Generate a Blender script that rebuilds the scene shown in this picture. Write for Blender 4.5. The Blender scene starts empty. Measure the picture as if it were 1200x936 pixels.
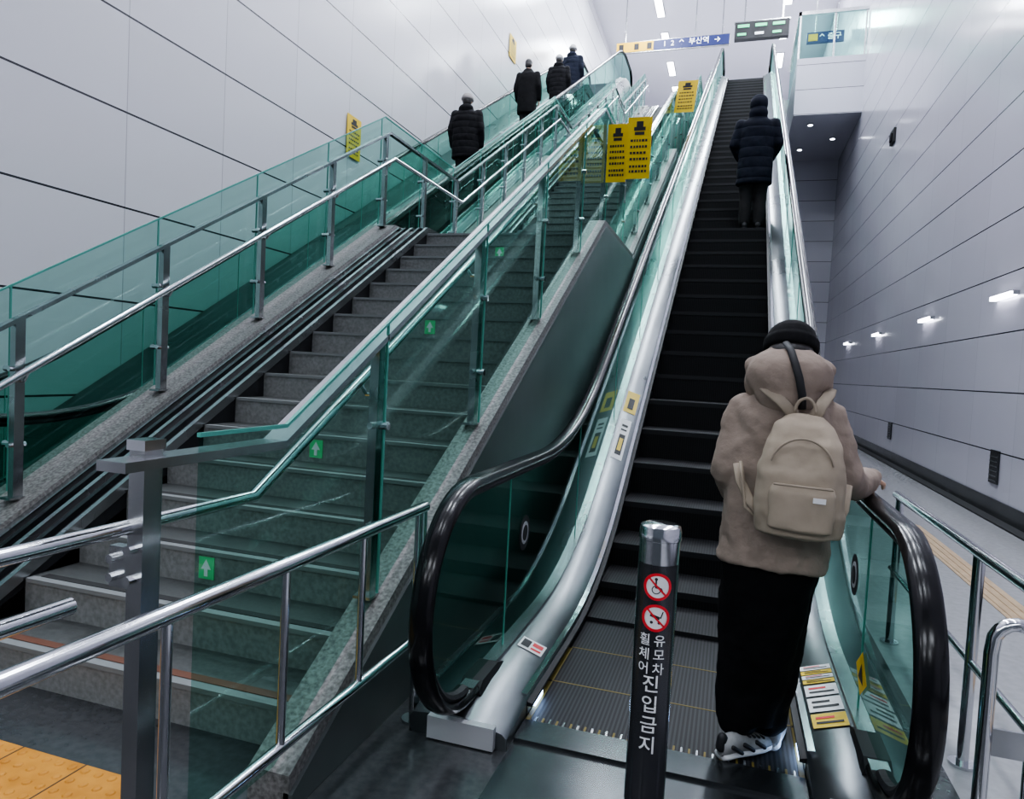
import bpy, bmesh, math, random
from mathutils import Vector, Matrix
random.seed(3)
scene=bpy.context.scene
try: scene.view_settings.look='AgX - Medium High Contrast'
except Exception as ex: print(ex)
# ---------------------------------------------------------------- materials
def mat(name,col=(.5,.5,.5),rough=.5,metal=0.0,spec=.5,emit=None,es=1.0):
    m=bpy.data.materials.new(name); m.use_nodes=True
    b=m.node_tree.nodes['Principled BSDF']
    b.inputs['Base Color'].default_value=(*col,1); b.inputs['Roughness'].default_value=rough
    b.inputs['Metallic'].default_value=metal; b.inputs['Specular IOR Level'].default_value=spec
    if emit:
        b.inputs['Emission Color'].default_value=(*emit,1); b.inputs['Emission Strength'].default_value=es
    return m
def nodes(m): return m.node_tree.nodes,m.node_tree.links,m.node_tree.nodes['Principled BSDF']
def noise_col(m,c1,c2,scale=5,detail=4,rough=None,bump=0,stretch=(1,1,1)):
    N,L,b=nodes(m)
    tc=N.new('ShaderNodeTexCoord'); mp=N.new('ShaderNodeMapping'); mp.inputs['Scale'].default_value=stretch
    L.new(tc.outputs['Object'],mp.inputs[0])
    n=N.new('ShaderNodeTexNoise'); n.inputs['Scale'].default_value=scale; n.inputs['Detail'].default_value=detail
    L.new(mp.outputs[0],n.inputs[0])
    r=N.new('ShaderNodeValToRGB'); r.color_ramp.elements[0].color=(*c1,1); r.color_ramp.elements[1].color=(*c2,1)
    r.color_ramp.elements[0].position=.35; r.color_ramp.elements[1].position=.65
    L.new(n.outputs['Fac'],r.inputs[0]); L.new(r.outputs[0],b.inputs['Base Color'])
    if rough:
        mr=N.new('ShaderNodeMapRange'); mr.inputs['To Min'].default_value=rough[0]; mr.inputs['To Max'].default_value=rough[1]
        L.new(n.outputs['Fac'],mr.inputs[0]); L.new(mr.outputs[0],b.inputs['Roughness'])
    if bump:
        bp=N.new('ShaderNodeBump'); bp.inputs['Strength'].default_value=bump; bp.inputs['Distance'].default_value=.01
        L.new(n.outputs['Fac'],bp.inputs['Height']); L.new(bp.outputs[0],b.inputs['Normal'])
    return m
def M(N,L,op,a,b=None):
    n=N.new('ShaderNodeMath'); n.operation=op
    for i,v in enumerate((a,b)):
        if v is None: continue
        if isinstance(v,(int,float)): n.inputs[i].default_value=v
        else: L.new(v,n.inputs[i])
    return n.outputs[0]
def panel_wall(name,col,zp,zo,yp,yo,rough=.3,seamw=.011,vw=.006,vcol=.45,metal=0.0):
    m=mat(name,col,rough,metal); N,L,b=nodes(m)
    g=N.new('ShaderNodeNewGeometry'); s=N.new('ShaderNodeSeparateXYZ'); L.new(g.outputs['Position'],s.inputs[0])
    def seam(v,p,o,w):
        f=M(N,L,'FRACT',M(N,L,'DIVIDE',M(N,L,'SUBTRACT',v,o),p))
        d=M(N,L,'MULTIPLY',M(N,L,'ABSOLUTE',M(N,L,'SUBTRACT',f,.5)),p)
        return M(N,L,'GREATER_THAN',d,p/2-w)
    hz=seam(s.outputs[2],zp,zo,seamw); vy=seam(s.outputs[1],yp,yo,vw)
    vy=M(N,L,'MULTIPLY',vy,vcol)
    mk=M(N,L,'MAXIMUM',hz,vy)
    iz=M(N,L,'FLOOR',M(N,L,'DIVIDE',M(N,L,'SUBTRACT',s.outputs[2],zo),zp)); iy=M(N,L,'FLOOR',M(N,L,'DIVIDE',M(N,L,'SUBTRACT',s.outputs[1],yo),yp))
    wn=N.new('ShaderNodeTexWhiteNoise'); wn.noise_dimensions='2D'; cb=N.new('ShaderNodeCombineXYZ'); L.new(iz,cb.inputs[0]); L.new(iy,cb.inputs[1]); L.new(cb.outputs[0],wn.inputs[0])
    tone=M(N,L,'ADD',M(N,L,'MULTIPLY',wn.outputs[0],.06),.94)
    c=N.new('ShaderNodeMix'); c.data_type='RGBA'; c.blend_type='MULTIPLY'; c.inputs[0].default_value=1
    c.inputs[6].default_value=(*col,1); cc=N.new('ShaderNodeCombineColor'); 
    for i in range(3): L.new(tone,cc.inputs[i])
    L.new(cc.outputs[0],c.inputs[7])
    mx=N.new('ShaderNodeMix'); mx.data_type='RGBA'; L.new(mk,mx.inputs[0]); L.new(c.outputs[2],mx.inputs[6]); mx.inputs[7].default_value=(.03,.03,.035,1)
    L.new(mx.outputs[2],b.inputs['Base Color'])
    ns=N.new('ShaderNodeTexNoise'); ns.inputs['Scale'].default_value=.8; L.new(g.outputs['Position'],ns.inputs[0])
    bp=N.new('ShaderNodeBump'); bp.inputs['Strength'].default_value=.12; bp.inputs['Distance'].default_value=.05
    L.new(ns.outputs[0],bp.inputs['Height']); L.new(bp.outputs[0],b.inputs['Normal'])
    return m
def glass_mat(name,tint,refl=.9,base=.05):
    m=bpy.data.materials.new(name); m.use_nodes=True; N=m.node_tree.nodes; L=m.node_tree.links; N.clear()
    o=N.new('ShaderNodeOutputMaterial'); t=N.new('ShaderNodeBsdfTransparent'); t.inputs[0].default_value=(*tint,1)
    g=N.new('ShaderNodeBsdfGlossy'); g.inputs['Roughness'].default_value=.03; g.inputs[0].default_value=(.65,.92,.84,1)
    lw=N.new('ShaderNodeLayerWeight'); lw.inputs[0].default_value=.5
    f=M(N,L,'ADD',M(N,L,'MULTIPLY',M(N,L,'POWER',lw.outputs['Facing'],4.5),refl),base)
    mx=N.new('ShaderNodeMixShader'); L.new(f,mx.inputs[0]); L.new(t.outputs[0],mx.inputs[1]); L.new(g.outputs[0],mx.inputs[2]); L.new(mx.outputs[0],o.inputs[0])
    return m
steel=noise_col(mat('brushed_steel',(.55,.56,.58),.25,1),(.38,.39,.40),(.50,.51,.52),3,3,(.2,.32))
chrome=mat('polished_steel',(.60,.61,.63),.13,1)
deckm=noise_col(mat('deck_steel',(.3,.3,.3),.3,.85),(.10,.112,.118),(.16,.175,.182),2,3,(.22,.36),0,(1,.2,1))
capm=mat('end_cap_steel',(.6,.6,.62),.3,.4)
darksteel=noise_col(mat('dark_steel',(.12,.13,.14),.35,.8),(.05,.055,.06),(.09,.095,.10),2,3,(.18,.3))
cladm=noise_col(mat('side_cladding',(.2,.22,.22),.35,.6),(.12,.135,.135),(.18,.195,.195),1.2,3,(.28,.4))
rubber=mat('black_rubber',(.006,.006,.007),.2,0,.35)
black=mat('black_matte',(.012,.012,.014),.6)
granite=noise_col(mat('granite',(.3,.3,.3),.55),(.10,.095,.09),(.25,.24,.23),60,6,None,.15)
granite_l=noise_col(mat('granite_riser',(.3,.3,.3),.5),(.16,.165,.16),(.235,.24,.235),45,6)
tread=noise_col(mat('granite_tread',(.2,.2,.2),.4),(.055,.059,.058),(.095,.10,.098),50,6,(.3,.5))
nosing=mat('nosing_strip',(.19,.20,.20),.5)
nosing2=mat('nosing_groove',(.015,.015,.015),.7)
brown=mat('brown_strip',(.12,.045,.025),.6)
yellow=mat('yellow_paint',(.72,.50,.015),.5)
yline=mat('worn_yellow',(.16,.12,.02),.6)
whitep=mat('white_label',(.75,.75,.75),.5)
redp=mat('red_print',(.65,.02,.03),.5)
greenp=mat('green_arrow',(.12,.5,.2),.5,emit=(.1,.5,.2),es=.1)
orange=noise_col(mat('tactile_orange',(.6,.3,.04),.6),(.42,.17,.012),(.52,.23,.025),12,4)
peach=noise_col(mat('tactile_peach',(.5,.36,.22),.5),(.38,.27,.17),(.46,.33,.21),12,4)
glass=glass_mat('green_glass',(.36,.62,.545),.55,.055)
glass2=glass_mat('guard_glass',(.49,.74,.67),.55,.05)
gedge=mat('glass_edge',(.10,.34,.28),.2)
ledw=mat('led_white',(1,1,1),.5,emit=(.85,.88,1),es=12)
ledb=mat('led_blue',(.5,.7,1),.5,emit=(.40,.60,1),es=14)
lampm=mat('lamp_tube',(1,1,1),.5,emit=(.9,.93,1),es=25)
skin=mat('skin',(.55,.35,.25),.5)
wallL=panel_wall('wall_panels_left',(.64,.635,.665),1.03,-.06,1.5,.04,.24,.011,.006,.4)
wallR=panel_wall('wall_panels_right',(.64,.62,.70),.72,.06,1.5,.2,.15,.008,.005,.2)
wallB=panel_wall('wall_panels_back',(.60,.60,.67),.72,.06,40,7.3,.35,.008)
ceilm=mat('ceiling_white',(.72,.71,.77),.5)
floorm=noise_col(mat('floor_granite',(.3,.3,.31),.25),(.038,.04,.043),(.052,.054,.057),30,6,(.14,.24))
floorR=noise_col(mat('floor_polished',(.4,.4,.4),.2),(.30,.30,.31),(.34,.34,.35),20,5,(.12,.2))
def grooved(name,c1,c2,period,axis=0):
    m=mat(name,c1,.55,.1,.3); N,L,b=nodes(m)
    g=N.new('ShaderNodeNewGeometry'); s=N.new('ShaderNodeSeparateXYZ'); L.new(g.outputs['Position'],s.inputs[0])
    f=M(N,L,'GREATER_THAN',M(N,L,'FRACT',M(N,L,'DIVIDE',s.outputs[axis],period)),.5)
    mx=N.new('ShaderNodeMix'); mx.data_type='RGBA'; L.new(f,mx.inputs[0]); mx.inputs[6].default_value=(*c1,1); mx.inputs[7].default_value=(*c2,1)
    L.new(mx.outputs[2],b.inputs['Base Color']); return m
stepm=grooved('step_cleats',(.006,.006,.007),(.028,.028,.031),.018)
riserm=grooved('riser_cleats',(.005,.005,.006),(.013,.013,.014),.018)
def cloth(name,col,q=0,nb=.25,dark=.8,dist=.02):
    m=mat(name,col,.85,0,.2); N,L,b=nodes(m)
    noise_col(m,tuple(c*dark for c in col),col,9,5,None,0)
    tc=N.new('ShaderNodeTexCoord'); n=N.new('ShaderNodeTexNoise'); n.inputs['Scale'].default_value=14; n.inputs['Detail'].default_value=5
    L.new(tc.outputs['Object'],n.inputs[0])
    h=M(N,L,'MULTIPLY',n.outputs[0],nb)
    if q:
        s=N.new('ShaderNodeSeparateXYZ'); L.new(tc.outputs['Object'],s.inputs[0])
        w=M(N,L,'POWER',M(N,L,'ABSOLUTE',M(N,L,'SINE',M(N,L,'MULTIPLY',s.outputs[2],math.pi/q))),.5)
        h=M(N,L,'ADD',h,w)
    bp=N.new('ShaderNodeBump'); bp.inputs['Strength'].default_value=.7; bp.inputs['Distance'].default_value=dist
    L.new(h,bp.inputs['Height']); L.new(bp.outputs[0],b.inputs['Normal'])
    return m
# ---------------------------------------------------------------- mesh builder
class MB:
    def __init__(s): s.v=[];s.f=[];s.m=[];s.mats=[]
    def mi(s,m):
        if m not in s.mats: s.mats.append(m)
        return s.mats.index(m)
    def face(s,idx,m): s.f.append(idx); s.m.append(s.mi(m))
    def poly(s,pts,m):
        o=len(s.v); s.v+= [tuple(p) for p in pts]; s.face(list(range(o,o+len(pts))),m)
    def box(s,x0,x1,y0,y1,z0,z1,m,mtop=None,mfront=None):
        o=len(s.v); s.v+=[(x0,y0,z0),(x1,y0,z0),(x1,y1,z0),(x0,y1,z0),(x0,y0,z1),(x1,y0,z1),(x1,y1,z1),(x0,y1,z1)]
        for k,q in enumerate([(3,2,1,0),(4,5,6,7),(0,1,5,4),(1,2,6,5),(2,3,7,6),(3,0,4,7)]):
            mm=m
            if k==1 and mtop: mm=mtop
            if k==2 and mfront: mm=mfront
            s.face([o+i for i in q],mm)
    def loft(s,rings,m,caps=True,closed=True):
        o=len(s.v); n=len(rings[0])
        for r in rings: s.v+=[tuple(p) for p in r]
        for i in range(len(rings)-1):
            for j in range(n if closed else n-1):
                k=(j+1)%n; a=o+i*n
                s.face([a+j,a+k,a+n+k,a+n+j],m)
        if caps and closed:
            s.face([o+j for j in range(n)][::-1],m); s.face([o+(len(rings)-1)*n+j for j in range(n)],m)
    def tube(s,pts,r,m,n=12,ref=None,r2=None):
        pts=[Vector(p) for p in pts]; rings=[]
        prev=None
        for i,p in enumerate(pts):
            a=pts[max(i-1,0)]; b=pts[min(i+1,len(pts)-1)]; t=(b-a).normalized()
            if ref is not None: u=Vector(ref)
            elif prev is None: u=Vector((0,0,1)) if abs(t.z)<.9 else Vector((1,0,0))
            else: u=prev
            u=(u-t*u.dot(t)).normalized(); prev=u; w=t.cross(u)
            rr=r[i] if isinstance(r,(list,tuple)) else r; rb=rr if r2 is None else r2
            rings.append([p+u*math.cos(2*math.pi*k/n)*rr+w*math.sin(2*math.pi*k/n)*rb for k in range(n)])
        s.loft(rings,m)
    def sweep(s,ys,fn,m,caps=True):
        s.loft([[(x,y,z) for x,z in fn(y)] for y in ys],m,caps)
    def capsule(s,p0,r0,p1,r1,m,n=14):
        p0=Vector(p0);p1=Vector(p1);t=(p1-p0)
        if t.length<1e-6: t=Vector((0,0,1e-4))
        d=t.normalized(); u=Vector((0,0,1)) if abs(d.z)<.9 else Vector((1,0,0)); u=(u-d*u.dot(d)).normalized(); w=d.cross(u)
        rings=[]
        for k in range(1,5):
            a=math.pi/2*(1-k/4); a=a if k<4 else 0
            rings.append((p0-d*math.sin(a)*r0,max(math.cos(a)*r0,1e-4)))
        for k in range(0,4):
            a=math.pi/2*k/4; rings.append((p1+d*math.sin(a)*r1,math.cos(a)*r1))
        s.loft([[c+u*math.cos(2*math.pi*j/n)*r+w*math.sin(2*math.pi*j/n)*r for j in range(n)] for c,r in rings],m)
    def limb(s,pr,m):
        for (p,r),(q,t) in zip(pr[:-1],pr[1:]): s.capsule(p,r,q,t,m)
    def ell(s,c,r,m,rot=None,n=18,k=12):
        rings=[]
        for i in range(1,k):
            a=math.pi*i/k
            rings.append([Vector(c)+Vector((r[0]*math.sin(a)*math.cos(2*math.pi*j/n),r[1]*math.sin(a)*math.sin(2*math.pi*j/n),-r[2]*math.cos(a))) for j in range(n)])
        s.loft(rings,m)
    def stack(s,L,m,n=28,p=2.4,caps=True):
        rings=[]
        for z,cx,cy,rx,ry in L:
            rg=[]
            for j in range(n):
                a=2*math.pi*j/n; c=math.cos(a); q=math.sin(a)
                rg.append((cx+rx*math.copysign(abs(c)**(2/p),c),cy+ry*math.copysign(abs(q)**(2/p),q),z))
            rings.append(rg)
        s.loft(rings,m,caps)
    def obj(s,name,parent=None,smooth=False,auto=False):
        me=bpy.data.meshes.new(name); me.from_pydata(s.v,[],s.f)
        for m in s.mats: me.materials.append(m)
        for p,i in zip(me.polygons,s.m): p.material_index=i; p.use_smooth=smooth
        if auto:
            for p in me.polygons: p.use_smooth=True
            try: me.set_sharp_from_angle(angle=math.radians(35))
            except Exception: pass
        me.update(); o=bpy.data.objects.new(name,me); scene.collection.objects.link(o)
        if parent: o.parent=parent
        return o
def empty(name,loc=(0,0,0),rz=0,sc=1):
    e=bpy.data.objects.new(name,None); e.location=loc; e.rotation_euler=(0,0,rz); e.scale=(sc,)*3; e.empty_display_size=.2
    scene.collection.objects.link(e); return e
def frange(a,b,d):
    n=max(1,int(round((b-a)/d))); return [a+(b-a)*i/n for i in range(n+1)]
T=.57735
ZT=11.39
# ---------------------------------------------------------------- stair profile
FL=[(2.2,17),(9.2,17),(15.6,17),(22.0,16)]
GO=.295; RI=.17
knots=[(-50,0)]
z=0
for s0,n in FL:
    knots.append((s0-GO,z)); z+=n*RI; knots.append((s0+(n-1)*GO,z))
knots.append((60,z))
def NZ(y):
    for (a,za),(b,zb) in zip(knots[:-1],knots[1:]):
        if a<=y<=b: return za+(zb-za)*(y-a)/(b-a)
    return z
ys_st=sorted(set([round(k[0],4) for k in knots if 0<k[0]<40]+[1.0,26.9]))
ys_c=[y for y in ys_st if y>1.5]
# ================================================================ ROOM
XL,XR=-6.5,3.1
YB=-7.0; YE=42.0; ZC=16.8
w=MB(); w.box(XL-.2,XL,YB,YE,-.2,ZC+.2,wallL); w.obj('wall_left')
w=MB(); w.box(XR,XR+.2,YB,YE,-.2,ZC+.2,wallR); w.obj('wall_right')
w=MB(); w.box(XL,XR,27,27.2,0,9.4,wallB); w.obj('wall_back_lower')
w=MB(); w.box(XL,XR,YE,YE+.2,9.4,ZC,wallB); w.obj('wall_back_upper')
w=MB(); w.box(XL,.9,YB,27,-.2,0,floorm); w.box(.9,XR,YB,27,-.2,0,floorR); w.obj('floor')
w=MB(); w.box(XL,XR,26.45,YE,10.9,ZT,floorR); w.obj('floor_upper')
w=MB(); w.box(XL,XR,26.45,YE,9.4,10.9,wallB); w.obj('trim_1')
w=MB(); w.box(XL,XR,YB,YE,ZC,ZC+.2,ceilm); w.obj('ceiling')
w=MB(); w.box(XR-.02,XR,YB,27,0,.22,darksteel); w.obj('baseboard_right')
w=MB(); w.box(XR-.16,XR-.02,YB,27,0,.02,black); w.obj('trim_2')
bal=empty('balcony',(0,0,0))
w=MB(); w.box(1.25,XR,22.4,26.45,9.4,11.05,wallB); w.obj('balcony_slab',bal)
w=MB(); w.poly([(1.27,22.45,11.05),(3.1,22.45,11.05),(3.1,22.45,12.35),(1.27,22.45,12.35)],glass)
w.poly([(1.27,22.45,11.05),(1.27,26.45,11.05),(1.27,26.45,12.35),(1.27,22.45,12.35)],glass); w.obj('balcony_glass',bal)
w=MB(); w.box(1.22,XR,22.4,22.48,12.32,12.42,steel); w.box(1.22,1.3,22.4,26.4,12.32,12.42,steel)
for x in (1.25,2.2,3.03): w.box(x,x+.05,22.42,22.48,11.05,12.35,steel)
w.obj('balcony_rail',bal)
for i,(x,y) in enumerate([(1.8,23.2),(1.7,25.6),(2.6,24.6)]):
    w=MB(); w.tube([(x,y,9.399),(x,y,9.36)],.09,steel,16); w.tube([(x,y,9.37),(x,y,9.355)],.07,ledw,16); w.obj('downlight')
def strip(x,y,zc,lx=.28,ly=1.5,pw=0):
    w=MB(); w.box(x-lx/2-.03,x+lx/2+.03,y-ly/2-.03,y+ly/2+.03,zc-.04,zc-.001,steel)
    w.box(x-lx/2,x+lx/2,y-ly/2,y+ly/2,zc-.06,zc-.04,lampm); w.obj('ceiling_light')
    if pw:
        l=bpy.data.lights.new('ceiling_lamp','AREA'); l.shape='RECTANGLE'; l.size=lx+.5; l.size_y=ly+.6; l.energy=pw; l.color=(.88,.93,1)
        o=bpy.data.objects.new('ceiling_lamp',l); o.location=(x,y,zc-.12); scene.collection.objects.link(o)
for y in (-2,5,11,17,22.5): 
    strip(-4.2,y,ZC,.28,1.8,430 if y>3 else 200); strip(1.2,y,ZC,.28,1.8,450 if y>3 else 200)  # strips above the view, added to light the stairwell
for y in (26.8,29.8,32.8,35.8,38.8):
    strip(-3.85,y,ZC,.28,1.5,620 if y in(26.8,32.8) else 0); strip(1.2,y,ZC,.28,1.5,480 if y in(26.8,32.8) else 0)
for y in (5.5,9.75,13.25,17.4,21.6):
    w=MB(); w.box(XR-.07,XR-.001,y-.36,y+.36,2.64,2.69,steel); w.box(XR-.09,XR-.02,y-.34,y+.34,2.63,2.68,ledw); w.obj('wall_reflection_strip')  # glowing bars stand in for ceiling-light reflections on the wall panels
for y,zz,h in ((15.5,.62,.34),(9.7,.6,.4)):
    w=MB(); w.box(XR-.02,XR-.001,y-.14,y+.14,zz-h/2,zz+h/2,darksteel)
    for k in range(6): w.box(XR-.03,XR-.02,y-.12,y+.12,zz-h/2+.03+k*h/7,zz-h/2+.045+k*h/7,steel)
    w.obj('wall_vent')
w=MB(); w.box(XR-.05,XR-.001,17.2,17.6,6.9,7.2,black); w.box(XR-.08,XR-.05,17.3,17.5,6.95,7.1,rubber); w.obj('wall_speaker')
# ================================================================ STAIRS
SX0,SX1=-3.25,-1.46
st=empty('staircase')
w=MB(); z=0
for fi,(s0,n) in enumerate(FL):
    for i in range(n):
        y0=s0+i*GO; z1=z+RI
        y1=y0+GO if i<n-1 else (FL[fi+1][0] if fi<3 else 26.44)
        w.box(SX0,SX1,y0,y1+.0,max(0,z1-RI-.6),z1,granite_l,mtop=tread)
        w.box(SX0+.02,SX1-.02,y0-.012,y0+.03,z1-.018,z1+.003,nosing)
        w.box(SX0+.05,SX1-.05,y0+.04,y0+.085,z1,z1+.002,brown if (fi==0 and i==0) else nosing2)
        z=z1
w.obj('steps',st)
w=MB(); w.sweep(ys_c,lambda y:[(-1.46,max(NZ(y)-.4,.001)),(-1.3,max(NZ(y)-.4,.001)),(-1.3,NZ(y)+.12),(-1.46,NZ(y)+.12)],granite); w.obj('curb_right',st)
w=MB(); w.sweep(ys_c,lambda y:[(-1.32,.001),(-1.285,.001),(-1.285,NZ(y)+.06),(-1.32,NZ(y)+.06)],cladm)
w.obj('cladding_right',st)
w=MB(); w.sweep(ys_c,lambda y:[(-3.62,max(NZ(y)-.4,.001)),(-3.25,max(NZ(y)-.4,.001)),(-3.25,NZ(y)+.03),(-3.62,NZ(y)+.03)],black)
for xa,xb,m_ in ((-3.27,-3.24,steel),(-3.36,-3.33,darksteel),(-3.45,-3.42,steel),(-3.53,-3.5,darksteel),(-3.63,-3.58,steel)):
    w.sweep(ys_c,lambda y:[(xa,NZ(y)+.001),(xb,NZ(y)+.001),(xb,NZ(y)+.07),(xa,NZ(y)+.07)],m_)
w.obj('side_track',st)
w=MB(); w.sweep(ys_c,lambda y:[(-3.95,.001),(-3.63,.001),(-3.63,NZ(y)+.1),(-3.95,NZ(y)+.1)],granite); w.obj('curb_left',st)
w=MB()
for k,x in ((3,-2.42),(6,-2.4),(11,-2.35),(16,-2.3)):
    y0=FL[0][0]+(k-1)*GO-.004; zb=(k-1)*RI+.03
    w.box(x-.045,x+.045,y0-.003,y0+.003,zb,zb+.11,greenp)
    w.poly([(x-.03,y0-.005,zb+.05),(x+.03,y0-.005,zb+.05),(x,y0-.005,zb+.1)],whitep); w.box(x-.01,x+.01,y0-.006,y0-.003,zb+.015,zb+.05,whitep)
w.obj('exit_arrows',st)
def guard(name,x,side,posts,glass_off,top_off,tube_off,gtop,ystart,h,gstart,rw):
    e=empty(name)
    w=MB()
    for y in posts:
        b=NZ(y)+.125 if side<0 else NZ(y)+.105
        w.box(x-.02,x+.02,y-.028,y+.028,b,NZ(y)+h,steel); w.box(x-.04,x+.04,y-.06,y+.06,b,b+.012,steel)
        for zz in (.3,.72):
            w.tube([(x,y,b+zz),(x+glass_off*1.5,y,b+zz)],.018,chrome,10)
            w.tube([(x,y-.05,b+zz),(x,y+.05,b+zz)],.014,chrome,8)
        zt=NZ(y)+tube_off
        w.tube([(x,y,zt-.06),(x+side*.05,y,zt-.06),(x+side*.075,y,zt-.02)],.009,chrome,8)
    w.obj('posts',e)
    ys=[y for y in ys_st if y>ystart]; ys=[ystart]+ys
    gs=[gstart]+[y for y in ys_st if y>gstart]
    w=MB(); w.tube([(x+side*.075,y,NZ(y)+tube_off) for y in ys],.021,chrome,12,ref=(1,0,0)); w.obj('tube_handrail',e,auto=True)
    w=MB(); w.sweep(ys,lambda y:[(x-rw,NZ(y)+top_off-.012),(x+rw,NZ(y)+top_off-.012),(x+rw,NZ(y)+top_off+.014),(x-rw,NZ(y)+top_off+.014)],steel); w.obj('top_rail',e)
    xg=x+glass_off
    w=MB(); w.loft([[(xg,y,NZ(y)+.14),(xg,y,NZ(y)+gtop)] for y in gs],glass2,False,False)
    w.obj('glass_panels',e)
    w=MB(); w.sweep(gs,lambda y:[(xg-.006,NZ(y)+gtop-.004),(xg+.006,NZ(y)+gtop-.004),(xg+.006,NZ(y)+gtop+.008),(xg-.006,NZ(y)+gtop+.008)],gedge)
    for y in posts:
        if y>gstart: w.box(xg-.005,xg+.005,y-.004,y+.004,NZ(y)+.14,NZ(y)+gtop,gedge)
    w.obj('glass_edges',e)
    return e
gl=guard('stair_railing',-3.75,1,[1.75]+[2.81+1.01*i for i in range(24)],-.06,1.1,.82,1.28,1.0,1.1,1.0,.024)
gr=guard('stair_railing',-1.40,-1,[2.57,3.7,4.9,6.1,7.2,8.4]+[9.6+1.15*i for i in range(15)],.04,1.21,1.03,1.27,1.28,1.2,1.52,.045)
w=MB()
w.box(-1.47,-1.42,1.40,1.46,0,1.25,steel); w.box(-1.475,-1.415,1.395,1.465,1.235,1.262,chrome)
for zz in (.98,.9): w.tube([(-1.44,1.41,zz),(-1.44,1.37,zz)],.013,chrome,10)
w.box(-1.55,-1.47,1.42,1.45,.86,.97,steel)
for zz in (.89,.94): w.tube([(-1.53,1.42,zz),(-1.53,1.40,zz)],.012,chrome,10)
w.obj('newel_post',gr)
w=MB(); pts=[(-1.475,1.28,1.03),(-1.48,1.0,1.03),(-1.48,.75,1.03)]
for k in range(9):
    a=math.pi*k/8; pts.append((-1.48,.72-.08*math.sin(a),.95+.08*math.cos(a)))
pts+=[(-1.48,1.0,.87),(-1.48,1.25,.87)]
w.tube(pts,.021,chrome,12,ref=(1,0,0)); w.obj('handrail_return',gr,auto=True)
fr=empty('entrance_railing')
w=MB(); w.tube([(-1.18,.35,.9),(-1.18,2.62,.9)],.023,chrome,16)
w.tube([(-1.18,.35,.36),(-1.18,2.62,.36)],.018,chrome,12)
for y in (.8,1.24,1.68,2.12,2.56): w.tube([(-1.18,y,.36),(-1.18,y,.9)],.013,chrome,12)
for y in (.4,2.6): w.tube([(-1.18,y,0),(-1.18,y,.9)],.02,chrome,12); w.tube([(-1.18,y,0),(-1.18,y,.012)],.05,chrome,16)
w.obj('rail_tubes',fr,auto=True)
rr=empty('side_railing')
w=MB(); w.tube([(.98,1.7,.86),(.98,4.6,.86)],.023,chrome,14)
w.tube([(.98,1.7,.42),(.98,4.6,.42)],.016,chrome,12)
for y in (1.8,3.15,4.5): w.tube([(.98,y,0),(.98,y,.86)],.022,chrome,12); w.tube([(.98,y,0),(.98,y,.012)],.05,chrome,16)
w.obj('rail_tubes',rr,auto=True)
gd=empty('hoop_guard')
w=MB(); pts=[(.765,2.30,0),(.765,2.30,.75)]
for k in range(1,8):
    a=math.pi*k/8; pts.append((.825-.06*math.cos(a),2.30-.0,.77+.07*math.sin(a)))
pts+=[(.885,2.30,.75),(.885,2.30,0)]
w.tube(pts,.02,chrome,12,ref=(0,1,0)); w.box(.765,.885,2.295,2.305,.45,.53,steel); w.obj('hoop_tube',gd,auto=True)
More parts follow.
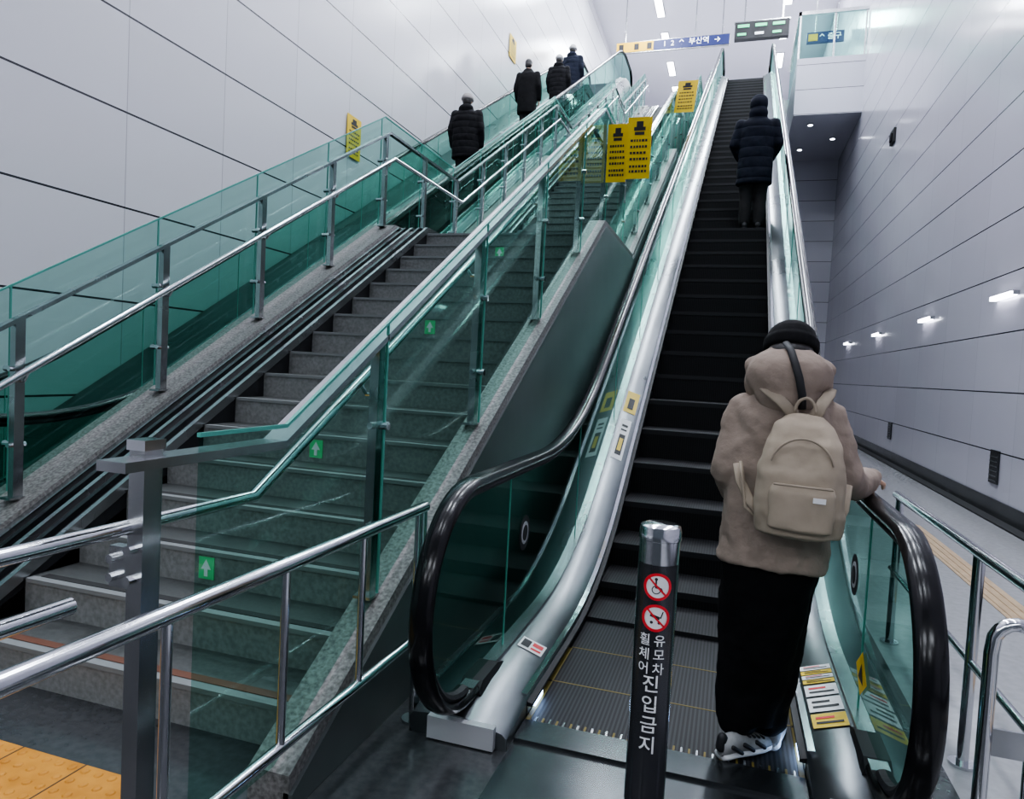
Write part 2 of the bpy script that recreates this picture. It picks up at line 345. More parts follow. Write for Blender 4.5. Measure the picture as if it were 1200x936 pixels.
# ================================================================ ESCALATORS
def make_P(Y0,L=1.6):
    Y1=Y0+ZT/T
    def P(y):
        if y<=Y0-L/2: return 0
        if y<Y0+L/2: return T*(y-Y0+L/2)**2/(2*L)
        if y<=Y1-L/2: return T*(y-Y0)
        if y<Y1+L/2: return ZT-T*(Y1+L/2-y)**2/(2*L)
        return ZT
    return P,Y1
HH=1.03
def escalator(name,xc,Y0,outL,outR,mainunit):
    P,Y1=make_P(Y0); e=empty(name)
    R=.44; ZM=.59; ya,yb=2.58,Y1+1.7
    base=sorted(set([round(v,4) for v in frange(ya,Y0-.8,.3)+frange(Y0-.8,Y0+.8,.1)+frange(Y0+.8,Y1-.8,1.3)+frange(Y1-.8,Y1+.8,.1)+frange(Y1+.8,yb,.4)]))
    w=MB(); y=2.74; i=0; pz=0.0
    while y<Y1+.6:
        zz=P(y)+.012
        w.box(xc-.55,xc+.55,y,y+.43,zz-.04,zz,black,mtop=stepm)
        if zz-pz>.02: w.box(xc-.55,xc+.55,y+.004,y+.02,pz-.05,zz-.004,riserm)
        if i<3: w.box(xc-.535,xc+.535,y+.002,y+.009,zz,zz+.0015,yline)
        if i<2:
            for sx in (-1,1): w.box(min(xc+sx*.55,xc+sx*.53),max(xc+sx*.55,xc+sx*.53),y+.01,y+.42,zz,zz+.002,yline)
        pz=zz; y+=.43; i+=1
    w.obj('steps',e)
    for s,out in ((-1,outL),(1,outR)):
        X=lambda d:xc+s*d
        def prof(y):
            p=P(y)
            k=min(1,max(0,(y-2.5)/.35)); k=.55+.45*math.sqrt(k)
            L_=[(X(.555),max(p-.3,-.05)),(X(.555),p+.075*k),(X(.575),p+.10*k),(X(.74),p+.155*k),(X(.80),p+.155*k),(X(out-.015),p+.125*k),(X(out),p+.10*k),(X(out),-.05)]
            return L_ if s>0 else L_[::-1]
        ys=[2.52,2.56,2.62,2.7,2.8]+[y for y in base if y>2.85]
        w=MB(); w.sweep(ys,prof,deckm)
        w.obj('deck_'+('right' if s>0 else 'left'),e,auto=True)
        w=MB(); w.box(min(X(.60),X(.88)),max(X(.60),X(.88)),2.49,2.525,.006,.095,capm); w.obj('deck_end_cap',e)
        w=MB(); w.sweep([y for y in ys if y>2.75],lambda y:[(X(.53),P(y)+.055),(X(.556),P(y)+.055),(X(.556),P(y)+.075),(X(.53),P(y)+.07)],black)
        w.sweep([y for y in ys if y>2.75],lambda y:[(X(.552),P(y)+.0),(X(.556),P(y)+.0),(X(.556),P(y)+.055),(X(.552),P(y)+.055)],darksteel)
        w.sweep(ys[2:],lambda y:[(X(.738),P(y)+.15),(X(.802),P(y)+.15),(X(.802),P(y)+.175),(X(.738),P(y)+.175)],steel)
        w.sweep(ys[4:],lambda y:[(X(.556),P(y)+.098),(X(.582),P(y)+.098),(X(.582),P(y)+.109),(X(.556),P(y)+.106)],chrome); w.obj('trims',e)
        gx=X(.77); col=[]; r=R-.02
        for k in range(0,17):
            a=math.pi/2*k/16; yy=ya-r*math.cos(a); hh=r*math.sin(a); col.append([(gx,yy,ZM-hh),(gx,yy,ZM+hh)])
        for y in base[1:]: col.append([(gx,y,P(y)+.14),(gx,y,P(y)+HH-.01)])
        for k in range(1,17):
            a=math.pi/2*k/16; yy=yb+r*math.sin(a); hh=r*math.cos(a); col.append([(gx,yy,ZT+ZM-hh),(gx,yy,ZT+ZM+hh)])
        w=MB(); w.loft(col,glass,False,False); w.obj('glass_balustrade',e)
        w=MB()
        for y in frange(Y0+.2,Y1,1.35)+[3.1]: w.box(gx-.004,gx+.004,y-.003,y+.003,P(y)+.14,P(y)+HH-.02,gedge)
        w.obj('glass_joints',e)
        pts=[(gx,2.92,.135),(gx,2.78,.142)]
        for k in range(0,25):
            a=-math.pi/2-math.pi*k/24; pts.append((gx,ya+R*math.cos(a),ZM+R*math.sin(a)))
        for y in base[1:]: pts.append((gx,y,P(y)+HH))
        for k in range(1,25):
            a=math.pi/2-math.pi*k/24; pts.append((gx,yb+R*math.cos(a),ZT+ZM+R*math.sin(a)))
        w=MB(); w.tube(pts,.045,rubber,14,ref=(1,0,0),r2=.026); w.obj('handrail_'+('right' if s>0 else 'left'),e,auto=True)
        gp=[]
        for q in pts[2:27]:
            d=Vector((0,q[1]-ya,q[2]-ZM)); gp.append(Vector((gx,ya,ZM))+d*(R-.035)/R)
        for q in pts[27:-24]: gp.append(Vector((q[0],q[1],q[2]-.035)))
        w=MB(); w.tube(gp,.03,black,8,ref=(1,0,0),r2=.02); w.obj('handrail_guide',e)
        w=MB(); w.sweep([2.66,2.70,2.9,2.98],lambda y:[(gx-.06,.1),(gx+.06,.1),(gx+.045,.15 if y<2.67 or y>2.95 else .178),(gx-.045,.15 if y<2.67 or y>2.95 else .178)],black); w.obj('handrail_inlet',e)
        w=MB(); w.box(min(X(.536),X(.552)),max(X(.536),X(.552)),2.88,3.0,.022,.062,ledb); w.obj('skirt_led',e)
        w=MB()
        w.tube([(gx-s*.004,3.36,.66),(gx-s*.006,3.36,.66)],.09,black,24); w.tube([(gx-s*.006,3.36,.66),(gx-s*.008,3.36,.66)],.058,capm,20)
        w.tube([(gx-s*.008,3.36,.66),(gx-s*.010,3.36,.66)],.04,black,20)
        w.obj('glass_sticker',e)
    w=MB(); w.box(xc-.55,xc+.55,1.75,2.62,-.02,.006,darksteel); w.box(xc-.55,xc+.55,2.60,2.76,0,.02,darksteel); w.box(xc-.95,xc+.95,1.68,1.76,-.02,.008,steel)
    for k in range(36): xx=xc-.54+k*.03; w.box(xx,xx+.008,2.76,2.80,.0,.018,yline if k%2==0 else steel)
    w.box(xc-.97,xc+.97,Y1+.6,26.44,ZT-.4,ZT+.005,darksteel)
    w.obj('landing_plates',e)
    return e,P,Y1
escR,PR,YR1=escalator('escalator',-.19,4.45,.97,.95,True)
escL,PL,YL1=escalator('escalator',-4.97,4.0,1.52,.96,False)
def deck_pt(s,d,y,lift=.004):
    p=PR(y); d0,d1,z0,z1=.575,.74,.10,.155
    return Vector((-.19+s*d,y,p+z0+(z1-z0)*(d-d0)/(d1-d0)+lift))
def deck_label(s,d0,d1,y0,y1,m,lift=.004):
    n=4; mb.loft([[deck_pt(s,d0,y0+(y1-y0)*i/n,lift),deck_pt(s,d1,y0+(y1-y0)*i/n,lift)] for i in range(n+1)],m,False,False)
mb=MB()
deck_label(-1,.60,.72,3.18,3.30,whitep); deck_label(-1,.61,.66,3.2,3.22,redp,.006); deck_label(-1,.61,.66,3.24,3.28,redp,.006); deck_label(-1,.67,.71,3.2,3.28,black,.006)
deck_label(-1,.62,.71,5.6,6.1,whitep); deck_label(-1,.64,.69,5.65,5.9,black,.006); deck_label(-1,.65,.68,5.7,5.85,yellow,.007); deck_label(-1,.64,.69,5.95,5.97,black,.006);deck_label(-1,.64,.69,6.0,6.03,black,.006); deck_label(-1,.61,.72,6.2,6.5,yellow); deck_label(-1,.64,.69,6.25,6.4,black,.006)
for k,(m_,a,b) in enumerate([(yellow,2.98,3.10),(whitep,3.12,3.25),(whitep,3.27,3.38),(yellow,3.4,3.44),(whitep,3.45,3.49),(yellow,3.5,3.54),(whitep,3.55,3.6)]):
    deck_label(1,.595,.725,a,b,m_); deck_label(1,.61,.71,a+(b-a)*.25,a+(b-a)*.4,black,.006); deck_label(1,.61,.68,a+(b-a)*.6,a+(b-a)*.75,black if k%2 else redp,.006)
gx=-.19+.77-.006
mb.poly([(gx,3.05,.25),(gx,3.17,.34),(gx,3.05,.43),(gx,2.93,.34)],yellow); mb.poly([(gx-.002,3.0,.31),(gx-.002,3.1,.31),(gx-.002,3.05,.38)],black)
mb.obj('warning_labels',escR)
def board(w,o,u,v,W,H,nrm):
    o=Vector(o);u=Vector(u).normalized();v=Vector(v).normalized();n=Vector(nrm).normalized()
    def q(a,b,c,d,m,l): 
        w.poly([o+u*a+v*b+n*l,o+u*c+v*b+n*l,o+u*c+v*d+n*l,o+u*a+v*d+n*l],m)
    w.loft([[o+n*-.008,o+u*W-n*.008,o+u*W+v*H-n*.008,o+v*H-n*.008],[o,o+u*W,o+u*W+v*H,o+v*H]],yellow)
    q(.36*W,.84*H,.64*W,.93*H,black,.003); q(.26*W,.78*H,.74*W,.84*H,black,.003); q(.3*W,.71*H,.7*W,.76*H,black,.003)
    for k,hh in enumerate((.60,.50,.40,.30,.18,.10)):
        x=.14
        while x<.83:
            dx=random.uniform(.06,.11); q(x*W,hh*H,min(x+dx,.88)*W,(hh+.04)*H,black,.003); x+=dx+.04
def sign(name,*a):
    w=MB(); board(w,*a); return w.obj(name)
e=empty('warning_sign')
w=MB(); board(w,(-1.35,7.05,3.42),(1,0,0),(0,0,1),.205,.58,(0,-1,0)); w.obj('board_1',e)
w=MB(); board(w,(-1.135,6.95,3.42),(1,0,0),(0,0,1),.235,.6,(0,-1,0)); w.box(-1.14,-1.13,7.0,7.01,3.2,4.0,steel); w.obj('board_2',e)
sign('warning_sign',(-1.35,13.4,6.4),(1,0,0),(.1,.0,1),.36,.58,(0,-1,0))
sign('warning_sign',(XL+.03,10.45,4.95),(0,1,0),(0,0,1),.45,.7,(1,0,0))
sign('warning_sign',(XL+.03,18.6,10.15),(0,1,0),(0,0,1),.6,.62,(1,0,0))
def txt(s,size,loc,m,parent=None,rot=(math.pi/2,0,0),name='sign_text'):
    c=bpy.data.curves.new(name,'FONT'); c.body=s; c.size=size; c.align_x='CENTER'; c.align_y='CENTER'; c.extrude=.002
    o=bpy.data.objects.new(name,c); o.location=loc; o.rotation_euler=rot; c.materials.append(m); scene.collection.objects.link(o)
    if parent:o.parent=parent
    return o
bluep=mat('blue_sign',(.008,.014,.08),.4,emit=(.01,.03,.35),es=.2); wtxt=mat('sign_white',(1,1,1),.4,emit=(.8,.85,1),es=1)
ysign=mat('yellow_sign',(.7,.42,.02),.4,emit=(.8,.5,.02),es=.15); ledg=mat('led_green',(.1,.6,.3),.4,emit=(.1,.8,.4),es=1)
e=empty('direction_sign'); w=MB()
w.box(-5.2,-3.75,27.9,28.05,14.18,14.55,ysign); w.box(-3.75,-.9,27.9,28.05,14.18,14.55,bluep)
w.box(-5.22,-.88,27.92,28.03,14.15,14.18,steel); w.box(-5.22,-.88,27.92,28.03,14.55,14.58,steel)
for x in (-4.9,-2.2,-1.2): w.box(x,x+.04,27.95,27.99,14.58,ZC-.01,steel)
for x in (-5.1,-4.5,-4.0): w.box(x,x+.18,27.89,27.9,14.25,14.48,black)
w.obj('sign_body',e)
txt('1  2  ↑  부산역  →',.28,(-2.3,27.88,14.37),wtxt,e)
e=empty('train_display'); w=MB(); w.box(-.7,1.15,26.8,27.05,13.8,14.4,black); w.box(-.73,1.18,26.85,27.0,14.4,14.45,steel)
for x in (-.4,.9): w.box(x,x+.05,26.9,26.95,14.45,ZC-.01,steel)
for k in range(3): w.box(-.6+k*.6,-.2+k*.6,26.78,26.8,14.2,14.3,ledg); w.box(-.6+k*.6,-.3+k*.6,26.78,26.8,13.92,14.0,ledg if k!=1 else wtxt)
w.obj('display_body',e)
e=empty('exit_sign'); w=MB(); w.box(1.75,2.95,26.6,26.7,13.35,13.72,bluep)
for x in (2.0,2.7): w.box(x,x+.04,26.62,26.66,13.72,ZC-.01,steel)
w.box(1.8,2.1,26.58,26.6,13.42,13.65,ysign); w.obj('sign_body',e); txt('↑ 출구',.25,(2.5,26.58,13.53),wtxt,e)
def tact(name,x0,x1,y0,y1,bumps,orange=orange):
    w=MB(); w.box(x0,x1,y0,y1,0.001,.006,orange)
    if bumps:
        y=y0+.03
        while y<y1-.02:
            x=x0+.03
            while x<x1-.02:
                rg=[[(x+r*math.cos(a*math.pi/4),y+r*math.sin(a*math.pi/4),zz) for a in range(8)] for r,zz in ((.017,.006),(.013,.010),(.006,.0115))]
                w.loft(rg,orange); x+=.06
            y+=.06
        for k in range(1,8): w.box(x0+k*.3-.003,x0+k*.3+.003,y0,y1,.006,.0065,black) if x0+k*.3<x1 else None
        for k in range(1,3): w.box(x0,x1,y0+k*.3-.003,y0+k*.3+.003,.006,.0065,black) if y0+k*.3<y1 else None
    else:
        x=x0+.03
        while x<x1-.03: w.box(x,x+.03,y0,y1,.006,.011,orange); x+=.06
    w.obj(name)
tact('tactile_paving',-3.3,-1.80,1.25,1.85,True)
tact('tactile_paving',1.85,2.06,1.0,8.5,False,peach)
# ================================================================ BOLLARD
BX,BY,BR=-.155,1.88,.054
bo=empty('bollard',(BX,BY,0))
w=MB(); rg=[]
for r,zz in ((.075,.007),(.075,.018),(BR,.02),(BR,1.06),(.056,1.062),(.056,1.085),(.053,1.097),(.043,1.102)):
    rg.append([(r*math.cos(2*math.pi*k/40),r*math.sin(2*math.pi*k/40),zz) for k in range(40)])
w.loft(rg,chrome); w.obj('bollard_tube',bo,auto=True)
A0=math.atan2(-BY,-BX)+.02
def wrap(u,v,l): a=A0+u/BR; return ((BR+l)*math.cos(a),(BR+l)*math.sin(a),v)
blackgl=mat('bollard_film',(.07,.072,.08),.2,.7)
w=MB(); n=24
w.loft([[wrap(-.064+.128*i/n,.22,.0008),wrap(-.064+.128*i/n,1.0,.0008)] for i in range(n+1)],blackgl,False,False)
def disc(cu,cv,r0,r1,m,l,n=32):
    w.loft([[wrap(cu+r*math.cos(2*math.pi*k/n),cv+r*math.sin(2*math.pi*k/n),l) for r in (r0,r1)] for k in range(n+1)],m,False,False)
def seg(u0,v0,u1,v1,t,m,l):
    d=Vector((u1-u0,v1-v0)); p=Vector((-d.y,d.x)).normalized()*t/2; k=4
    w.loft([[wrap(u0+d.x*i/k+p.x,v0+d.y*i/k+p.y,l),wrap(u0+d.x*i/k-p.x,v0+d.y*i/k-p.y,l)] for i in range(k+1)],m,False,False)
for cv,kind in ((.945,0),(.862,1)):
    for ra,rb in ((.0005,.012),(.012,.024),(.024,.034)): disc(0,cv,ra,rb,whitep,.0016)
    disc(0,cv,.029,.0365,redp,.0028)
    if kind==0:
        disc(-.003,cv-.008,.009,.0115,black,.0024,20); seg(-.004,cv+.018,-.004,cv-.004,.004,black,.0024); seg(-.004,cv-.002,.01,cv-.004,.004,black,.0024); disc(-.004,cv+.02,.0002,.004,black,.0024,12); seg(.01,cv-.004,.016,cv-.018,.003,black,.0024)
    else:
        seg(-.014,cv+.008,.010,cv+.0,.008,black,.0024); seg(.012,cv+.0,.018,cv+.018,.003,black,.0024); disc(-.01,cv-.012,.0002,.004,black,.0024,12); disc(.009,cv-.012,.0002,.004,black,.0024,12)
    seg(-.022,cv+.022,.022,cv-.022,.005,redp,.003)
w.obj('bollard_film',bo)
def wraptext(ch,u,v,size):
    c=bpy.data.curves.new('t','FONT'); c.body=ch; c.size=size; c.align_x='CENTER'; c.align_y='CENTER'; c.resolution_u=3
    c.offset=size*.008
    o=bpy.data.objects.new('t',c); scene.collection.objects.link(o)
    dg=bpy.context.evaluated_depsgraph_get(); dg.update(); me=bpy.data.meshes.new_from_object(o.evaluated_get(dg))
    scene.collection.objects.unlink(o)
    bm=bmesh.new(); bm.from_mesh(me); bmesh.ops.triangulate(bm,faces=bm.faces); bmesh.ops.subdivide_edges(bm,edges=[e for e in bm.edges if e.calc_length()>.008],cuts=2); bm.to_mesh(me); bm.free()
    for p in me.vertices:
        x,y,_=p.co; p.co=Vector(wrap(u+x,v+y,.0022))
    me.materials.clear(); me.materials.append(whitep)
    for p in me.polygons: p.material_index=0
    ob=bpy.data.objects.new('label_character',me); scene.collection.objects.link(ob); ob.parent=bo
try:
    for i,ch in enumerate('휠체어'): wraptext(ch,-.024,.800-.038*i,.034)
    for i,ch in enumerate('유모차'): wraptext(ch,.014,.800-.038*i,.034)
    for i,ch in enumerate('진입금지'): wraptext(ch,-.002,.682-.055*i,.050)
except Exception as ex: print('TEXT ERR',ex)
# ================================================================ PEOPLE
cloudtex=bpy.data.textures.new('cloth_folds','CLOUDS'); cloudtex.noise_scale=.11; cloudtex.noise_depth=2
def organic(w,name,parent,vox=.012,it=5,disp=0):
    o=w.obj(name,parent,smooth=True)
    r=o.modifiers.new('r','REMESH'); r.mode='VOXEL'; r.voxel_size=vox; r.use_smooth_shade=True
    s=o.modifiers.new('s','SMOOTH'); s.factor=.5; s.iterations=it
    if disp:
        d=o.modifiers.new('d','DISPLACE'); d.texture=cloudtex; d.strength=disp; d.mid_level=.5; d.texture_coords='LOCAL'
    return o
def hand(parent,wrist,dirv,palm_n,side,vox=.0045,sc=1.0):
    w=MB(); d=Vector(dirv).normalized(); n=Vector(palm_n); n=(n-d*n.dot(d)).normalized(); a=d.cross(n)*side
    W=Vector(wrist)
    for k in (-.024,-.008,.008,.024): w.capsule(W+a*k*.8,.014*sc,W+d*.075*sc+a*k,.0125*sc,skin)
    for k,l in ((-.027,.058),(-.009,.070),(.009,.078),(.027,.070)):
        p=W+d*.082*sc+a*k; q=p+(d*.8+n*.5)*l*.5; r=q+(d*.15+n*.9)*l*.55
        w.capsule(p,.0095*sc,q,.0085*sc,skin,10); w.capsule(q,.0085*sc,r,.007*sc,skin,10)
    p=W+d*.022+a*.028; q=p+(d*.6+a*.7+n*.4)*.038; r=q+(d*.7+n*.6)*.032
    w.capsule(p,.013*sc,q,.0105*sc,skin,10); w.capsule(q,.0105*sc,r,.0085*sc,skin,10)
    organic(w,'hand',parent,vox,2)
def shoe(w,x,y,z,ang,m,ms,L=.27):
    R=Matrix.Rotation(ang,3,'Z'); c=Vector((x,y,z))
    def q(px,py,pz): return c+R@Vector((px,py,pz))
    outl=[(-.09,.030,.034),(-.07,.037,.040),(-.02,.036,.040),(.05,.044,.046),(.11,.045,.045),(.15,.036,.036),(.175,.015,.018)]
    n=14
    def ring(py,wd,z0,z1):
        return [q(wd*math.cos(t),py,0)+Vector((0,0,(z0+z1)/2+(z1-z0)/2*math.sin(t))) for t in [2*math.pi*k/n for k in range(n)]]
    w.loft([ring(py,wa,0.0,.036) for py,wa,wb in outl],ms)
    tops=[.08,.095,.10,.085,.07,.055,.035]
    w.loft([ring(py,wa*.93,.012,t) for (py,wa,wb),t in zip(outl,tops)],m)
def head(e,z,tilt,hair,hairstyle,hat=None,vox=.007,lean=0,hs=1.0):
    h=empty('head_pivot',(0,lean,z)); h.parent=e; h.rotation_euler=tilt
    w=MB()
    w.ell((0,-.005,.03),(.074,.092,.092),skin); w.ell((0,.02,-.045),(.056,.066,.062),skin)
    w.ell((0,.068,-.085),(.02,.018,.016),skin)
    w.capsule((0,.088,.01),.008,(0,.102,-.022),.013,skin,10)
    w.ell((-.03,.075,.028),(.02,.012,.008),skin); w.ell((.03,.075,.028),(.02,.012,.008),skin)
    for s in (-1,1): w.ell((s*.075,-.005,-.005),(.010,.02,.032),skin)
    w.limb([((0,-.02,-.04),.052),((0,-.03,-.14),.052)],skin)
    organic(w,'head',h,vox,3)
    w=MB()
    for s in (-1,1): w.ell((s*.028,.083,.006),(.012,.006,.006),whitep); w.ell((s*.028,.087,.006),(.005,.004,.0055),black)
    w.ell((0,.086,-.052),(.022,.007,.006),mat('lips',(.4,.13,.12),.5))
    w.obj('eyes_and_mouth',h,smooth=True)
    w=MB()
    w.ell((0,-.018,.045),(.084,.094,.092),hair)
    w.ell((0,-.045,-.01),(.078,.07,.09),hair)
    if hairstyle=='long': w.ell((0,-.055,-.06),(.085,.065,.10),hair); w.ell((0,-.055,-.02),(.092,.075,.08),hair)
    organic(w,'hair',h,vox,3)
    if hat:
        w=MB(); w.ell((0,-.012,.058),(.091*hs,.103*hs,.095),hat)
        w.stack([(.02,0,-.012,.092*hs,.104*hs),(.028,0,-.012,.097*hs,.109*hs),(.062,0,-.012,.097*hs,.109*hs),(.07,0,-.012,.092*hs,.104*hs)],hat,p=2)
        organic(w,'knit_hat',h,vox,2)
    return h
def person(name,loc,rz,sc,coat,pants,hair,hat=None,hem=.55,vox=.016,tilt=(-.1,0,0),arms=None,hood=None,shoes=None,hemw=.22,puff=1.0,quilt=.02):
    e=empty(name,loc,rz,sc)
    w=MB()
    for s in (-1,1): w.limb([((s*.085,0,.88),.115),((s*.09,.015,.48),.085),((s*.09,0,.10),.07)],pants)
    w.ell((0,0,.9),(.17,.12,.13),pants); organic(w,'trousers',e,vox,4,.012)
    w=MB()
    for s in (-1,1): shoe(w,s*.09,0,0,-s*.12,shoes or black,whitep if shoes else black)
    w.obj('shoes',e,smooth=True)
    w=MB(); k=puff
    w.stack([(hem,0,0,hemw*.98,.15),(hem+.02,0,0,hemw,.16),(.95,0,0,.2*k,.15*k),(1.12,0,0,.195*k,.15*k),(1.28,0,-.005,.205*k,.15*k),(1.37,0,-.01,.19*k,.125*k),(1.43,0,-.015,.13,.10),(1.49,0,-.015,.085,.085)],coat,p=2.3)
    arms=arms or [((-.2,0,1.36),(-.26,-.02,1.10),(-.25,.08,.86)),((.2,0,1.36),(.26,-.02,1.10),(.25,.08,.86))]
    for a,b,c in arms: w.limb([(a,.078*k),(b,.066*k),(c,.052*k)],coat)
    if hood==1: w.ell((0,-.07,1.45),(.135,.10,.085),coat); w.ell((0,-.03,1.49),(.10,.09,.05),coat)
    if hood==2: w.ell((0,-.02,1.61),(.115,.125,.14),coat); w.ell((0,-.05,1.49),(.12,.10,.09),coat)
    organic(w,'coat',e,vox,4,quilt)
    for s,(a,b,c) in zip((-1,1),arms):
        d=(Vector(c)-Vector(b)).normalized(); hand(e,Vector(c)+d*.03,d,(-s,0,0) if abs(d.x)<.8 else (0,0,-1),1 if s>0 else -1,.006)
    head(e,1.585 if hood!=2 else 1.57,tilt,hair,'short',hat,.009,lean=0 if hood!=2 else .035,hs=1.12 if hat else 1)
    return e
hairb=mat('hair_black',(.012,.01,.009),.45)
c_black=cloth('black_puffer',(.012,.012,.014),.11,dist=.012); c_navy=cloth('navy_puffer',(.011,.014,.024),.13,dist=.015); c_blk2=cloth('black_wool',(.010,.010,.011))
p_dark=cloth('dark_trousers',(.03,.029,.03)); p_black=cloth('black_trousers',(.004,.004,.005),0,.2)
c_greyhat=cloth('grey_knit',(.33,.31,.30)); c_white=cloth('white_knit',(.6,.6,.6)); c_hat=cloth('black_knit',(.008,.008,.009)); c_blue=cloth('blue_grey_puffer',(.018,.022,.038),.11,dist=.012)
i=19; yst=2.74+.43*i
person('person_in_navy_coat',(.13,yst+.2,PR(yst)+.014),0,1.15,c_navy,p_dark,hairb,None,hem=.58,hood=2,puff=1.08,hemw=.225,tilt=(-.25,0,0),
   arms=[((-.2,0,1.36),(-.27,0,1.12),(-.2,.16,.98)),((.2,0,1.36),(.27,0,1.12),(.2,.16,.98))])
def onL(y): 
    i=math.floor((y-2.74)/.43); return 2.74+.43*i+.2,PL(2.74+.43*i)+.014
yy,zz=onL(12.4); person('person_in_black_coat',(-5.1,yy,zz),.1,1.08,c_black,p_dark,hairb,c_greyhat,hem=.6,hood=1,puff=1.2,hemw=.24)
yy,zz=onL(16.6); person('person_in_black_coat',(-5.28,yy,zz),0,1.10,c_blk2,p_dark,hairb,None,hem=.5,puff=1.1)
yy,zz=onL(18.1); person('person_in_dark_coat',(-4.85,yy,zz),0,1.03,c_black,p_dark,hairb,c_white,hem=.6,puff=1.15,hood=1)
yy,zz=onL(19.5); person('person_in_dark_coat',(-4.82,yy,zz),-.1,1.08,c_blue,p_dark,hairb,c_white,hem=.6,puff=1.15,hood=1)
# ---- main figure
beige=cloth('beige_down_coat',(.32,.255,.21),0,.5,.86,.03); beigep=cloth('tan_canvas',(.40,.335,.26),0,.2,.88)
strapm=cloth('tan_strap',(.35,.295,.23)); shoeu=cloth('shoe_mesh',(.42,.42,.42),0,.1,.4)
e=empty('person_with_backpack',(.18,2.90,.014),-.06,1.0); e.rotation_euler=(0,.02,-.06)
w=MB()
w.limb([((-.07,0,.88),.115),((-.08,.01,.5),.105),((-.075,-.01,.13),.085)],p_black); w.limb([((.08,.02,.88),.11),((.06,.05,.5),.095),((.035,.06,.13),.085)],p_black)
w.stack([(.12,-.035,.01,.10,.09),(.3,-.02,.01,.125,.10),(.5,-.01,0,.145,.115),(.75,-.01,0,.175,.13),(.9,0,0,.185,.13)],p_black)
organic(w,'wide_trousers',e,.011,3,.025)
w=MB(); shoe(w,-.06,-.07,0,-.75,shoeu,whitep); shoe(w,.07,.12,0,-.1,shoeu,whitep)
R=Matrix.Rotation(-.75,3,'Z'); S=Vector((-.06,-.07,0))
for k in range(4):
    w.capsule(S+R@Vector((-.03,.02+k*.025,.085-k*.006)),.005,S+R@Vector((.03,.03+k*.025,.085-k*.006)),.005,black,8)
for k in (0,1,2): 
    w.capsule(S+R@Vector((.036,-.06+.06*k,.06)),.009,S+R@Vector((.043,-.02+.06*k,.035)),.008,black,8)
w.capsule(S+R@Vector((0,-.09,.05)),.02,S+R@Vector((0,-.085,.085)),.02,black,10)
w.obj('sneakers',e,smooth=True)
w=MB()
w.stack([(.765,0,0,.195,.15),(.775,0,0,.208,.165),(.80,0,0,.204,.16),(.95,0,0,.206,.16),(1.12,0,-.005,.203,.16),(1.26,0,-.01,.198,.155),(1.34,0,-.015,.18,.14),(1.41,0,-.02,.14,.115),(1.47,0,-.02,.10,.095)],beige,p=2.4)
w.limb([((-.145,0,1.345),.085),((-.180,-.03,1.12),.080),((-.16,.13,1.02),.068),((-.08,.24,1.04),.058)],beige)
w.limb([((.145,0,1.345),.085),((.215,.0,1.14),.078),((.29,.17,1.09),.064),((.35,.32,1.10),.054)],beige)
organic(w,'down_coat',e,.010,3,.034)
w=MB()
w.ell((0,-.075,1.505),(.155,.118,.108),beige); w.ell((0,-.105,1.43),(.115,.07,.07),beige)
for s in (-1,1): w.ell((s*.09,.0,1.48),(.07,.11,.09),beige); w.capsule((s*.05,-.05,1.585),.035,(s*.13,-.02,1.54),.035,beige)
organic(w,'hood',e,.010,3,.022)
w=MB(); w.tube([(-.02,-.10,1.63),(.0,-.150,1.60),(.018,-.190,1.55),(.035,-.205,1.50),(.05,-.198,1.44),(.055,-.178,1.39)],.014,black,10,ref=(1,0,0),r2=.008); w.obj('hood_cord',e,smooth=True)
head(e,1.575,(-.35,0,0),hairb,'long',c_hat,.006,lean=.03,hs=1.08)
hand(e,(-.05,.27,1.04),(.85,.45,0),(0,-.3,-1),1); hand(e,(.362,.36,1.095),(.08,.95,-.02),(0,0,-1),-1)
BK=empty('backpack_pivot',(0,0,.045)); BK.parent=e
w=MB()
w.stack([(.885,.075,-.215,.10,.05),(.90,.075,-.23,.142,.085),(.98,.07,-.235,.155,.098),(1.12,.068,-.235,.148,.095),(1.22,.066,-.225,.128,.082),(1.29,.065,-.205,.10,.06),(1.325,.064,-.19,.06,.035)],beigep,p=2.8)
organic(w,'pack_body',BK,.009,3,.024)
w=MB(); w.stack([(.92,.078,-.30,.095,.03),(.93,.078,-.31,.108,.04),(1.06,.076,-.315,.108,.04),(1.085,.076,-.31,.098,.03)],beigep,p=3.5); organic(w,'front_pocket',BK,.007,3,.012)
w=MB(); w.box(.11,.15,-.362,-.354,1.035,1.052,whitep); w.obj('pack_label',BK)
w=MB(); pts=[(.066+.105*math.cos(math.radians(a)),-.315,1.13+.115*math.sin(math.radians(a))) for a in range(15,166,10)]
w.tube(pts,.004,strapm,8); w.tube([(-.02,-.352,1.085),(.17,-.352,1.085)],.004,strapm,8); w.obj('zips',BK)
w=MB()
def strap(pts,wd=.022,th=.007): w.tube(pts,wd,strapm,10,ref=(1,0,0),r2=th)
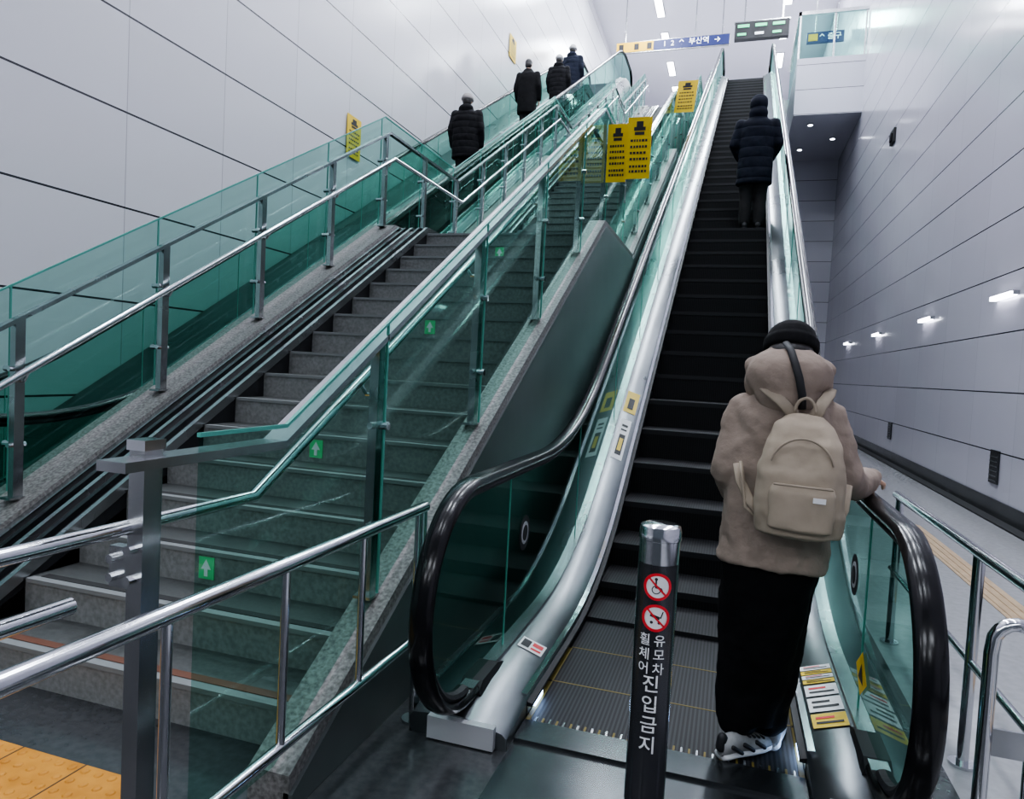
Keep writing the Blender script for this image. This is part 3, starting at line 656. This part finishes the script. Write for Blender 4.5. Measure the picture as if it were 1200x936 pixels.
strap([(.03,-.20,1.32),(-.02,-.19,1.37),(-.07,-.155,1.40),(-.11,-.06,1.43),(-.13,.06,1.40),(-.13,.13,1.28)])
strap([(.10,-.20,1.32),(.12,-.19,1.37),(.14,-.15,1.40),(.15,-.06,1.42),(.15,.06,1.39),(.15,.14,1.28)])
strap([(-.06,-.245,.96),(-.10,-.225,1.0),(-.135,-.20,1.06),(-.15,-.17,1.12)],.018,.005)
strap([(-.05,-.25,.93),(-.11,-.23,.97),(-.13,-.22,1.08),(-.14,-.19,1.13)],.006,.006)
strap([(.20,-.235,.95),(.225,-.2,1.0),(.235,-.13,1.08)],.014,.005)
pts=[(.065+.035*math.cos(math.radians(a)),-.20,1.33+.055*math.sin(math.radians(a))) for a in range(0,181,15)]
w.tube(pts,.006,strapm,8); w.obj('straps',BK,smooth=True)
# ================================================================ LIGHT / WORLD
wd=bpy.data.worlds.new('World'); scene.world=wd; wd.use_nodes=True
wd.node_tree.nodes['Background'].inputs[0].default_value=(.55,.66,.82,1); wd.node_tree.nodes['Background'].inputs[1].default_value=.20
w=MB(); w.box(XL,XR,YB,-1.2,4.2,4.4,ceilm); w.obj('ceiling_concourse')
for x,y in ((-4.5,-2.2),(-1.5,-2.2),(1.5,-2.2),(-3,-4.5),(0.5,-4.5)): strip(x,y,4.2,1.2,.25,36)  # unseen strips behind the camera, added as front light for the steel
# ================================================================ CAMERA
cam=bpy.data.cameras.new('camera'); co=bpy.data.objects.new('camera',cam); scene.collection.objects.link(co)
psi,th,rho=math.radians(17.5),math.radians(2.7),math.radians(3.0)
f=Vector((-math.sin(psi)*math.cos(th),math.cos(psi)*math.cos(th),-math.sin(th))); r0=Vector((math.cos(psi),math.sin(psi),0)); u0=r0.cross(f)
r=r0*math.cos(rho)+u0*math.sin(rho); u=-r0*math.sin(rho)+u0*math.cos(rho)
m=Matrix((r,u,-f)).transposed().to_4x4(); m.translation=Vector((0,0,1.5)); co.matrix_world=m
cam.sensor_width=36; cam.lens=810/1200*36; cam.clip_start=.05; cam.clip_end=200
scene.camera=co
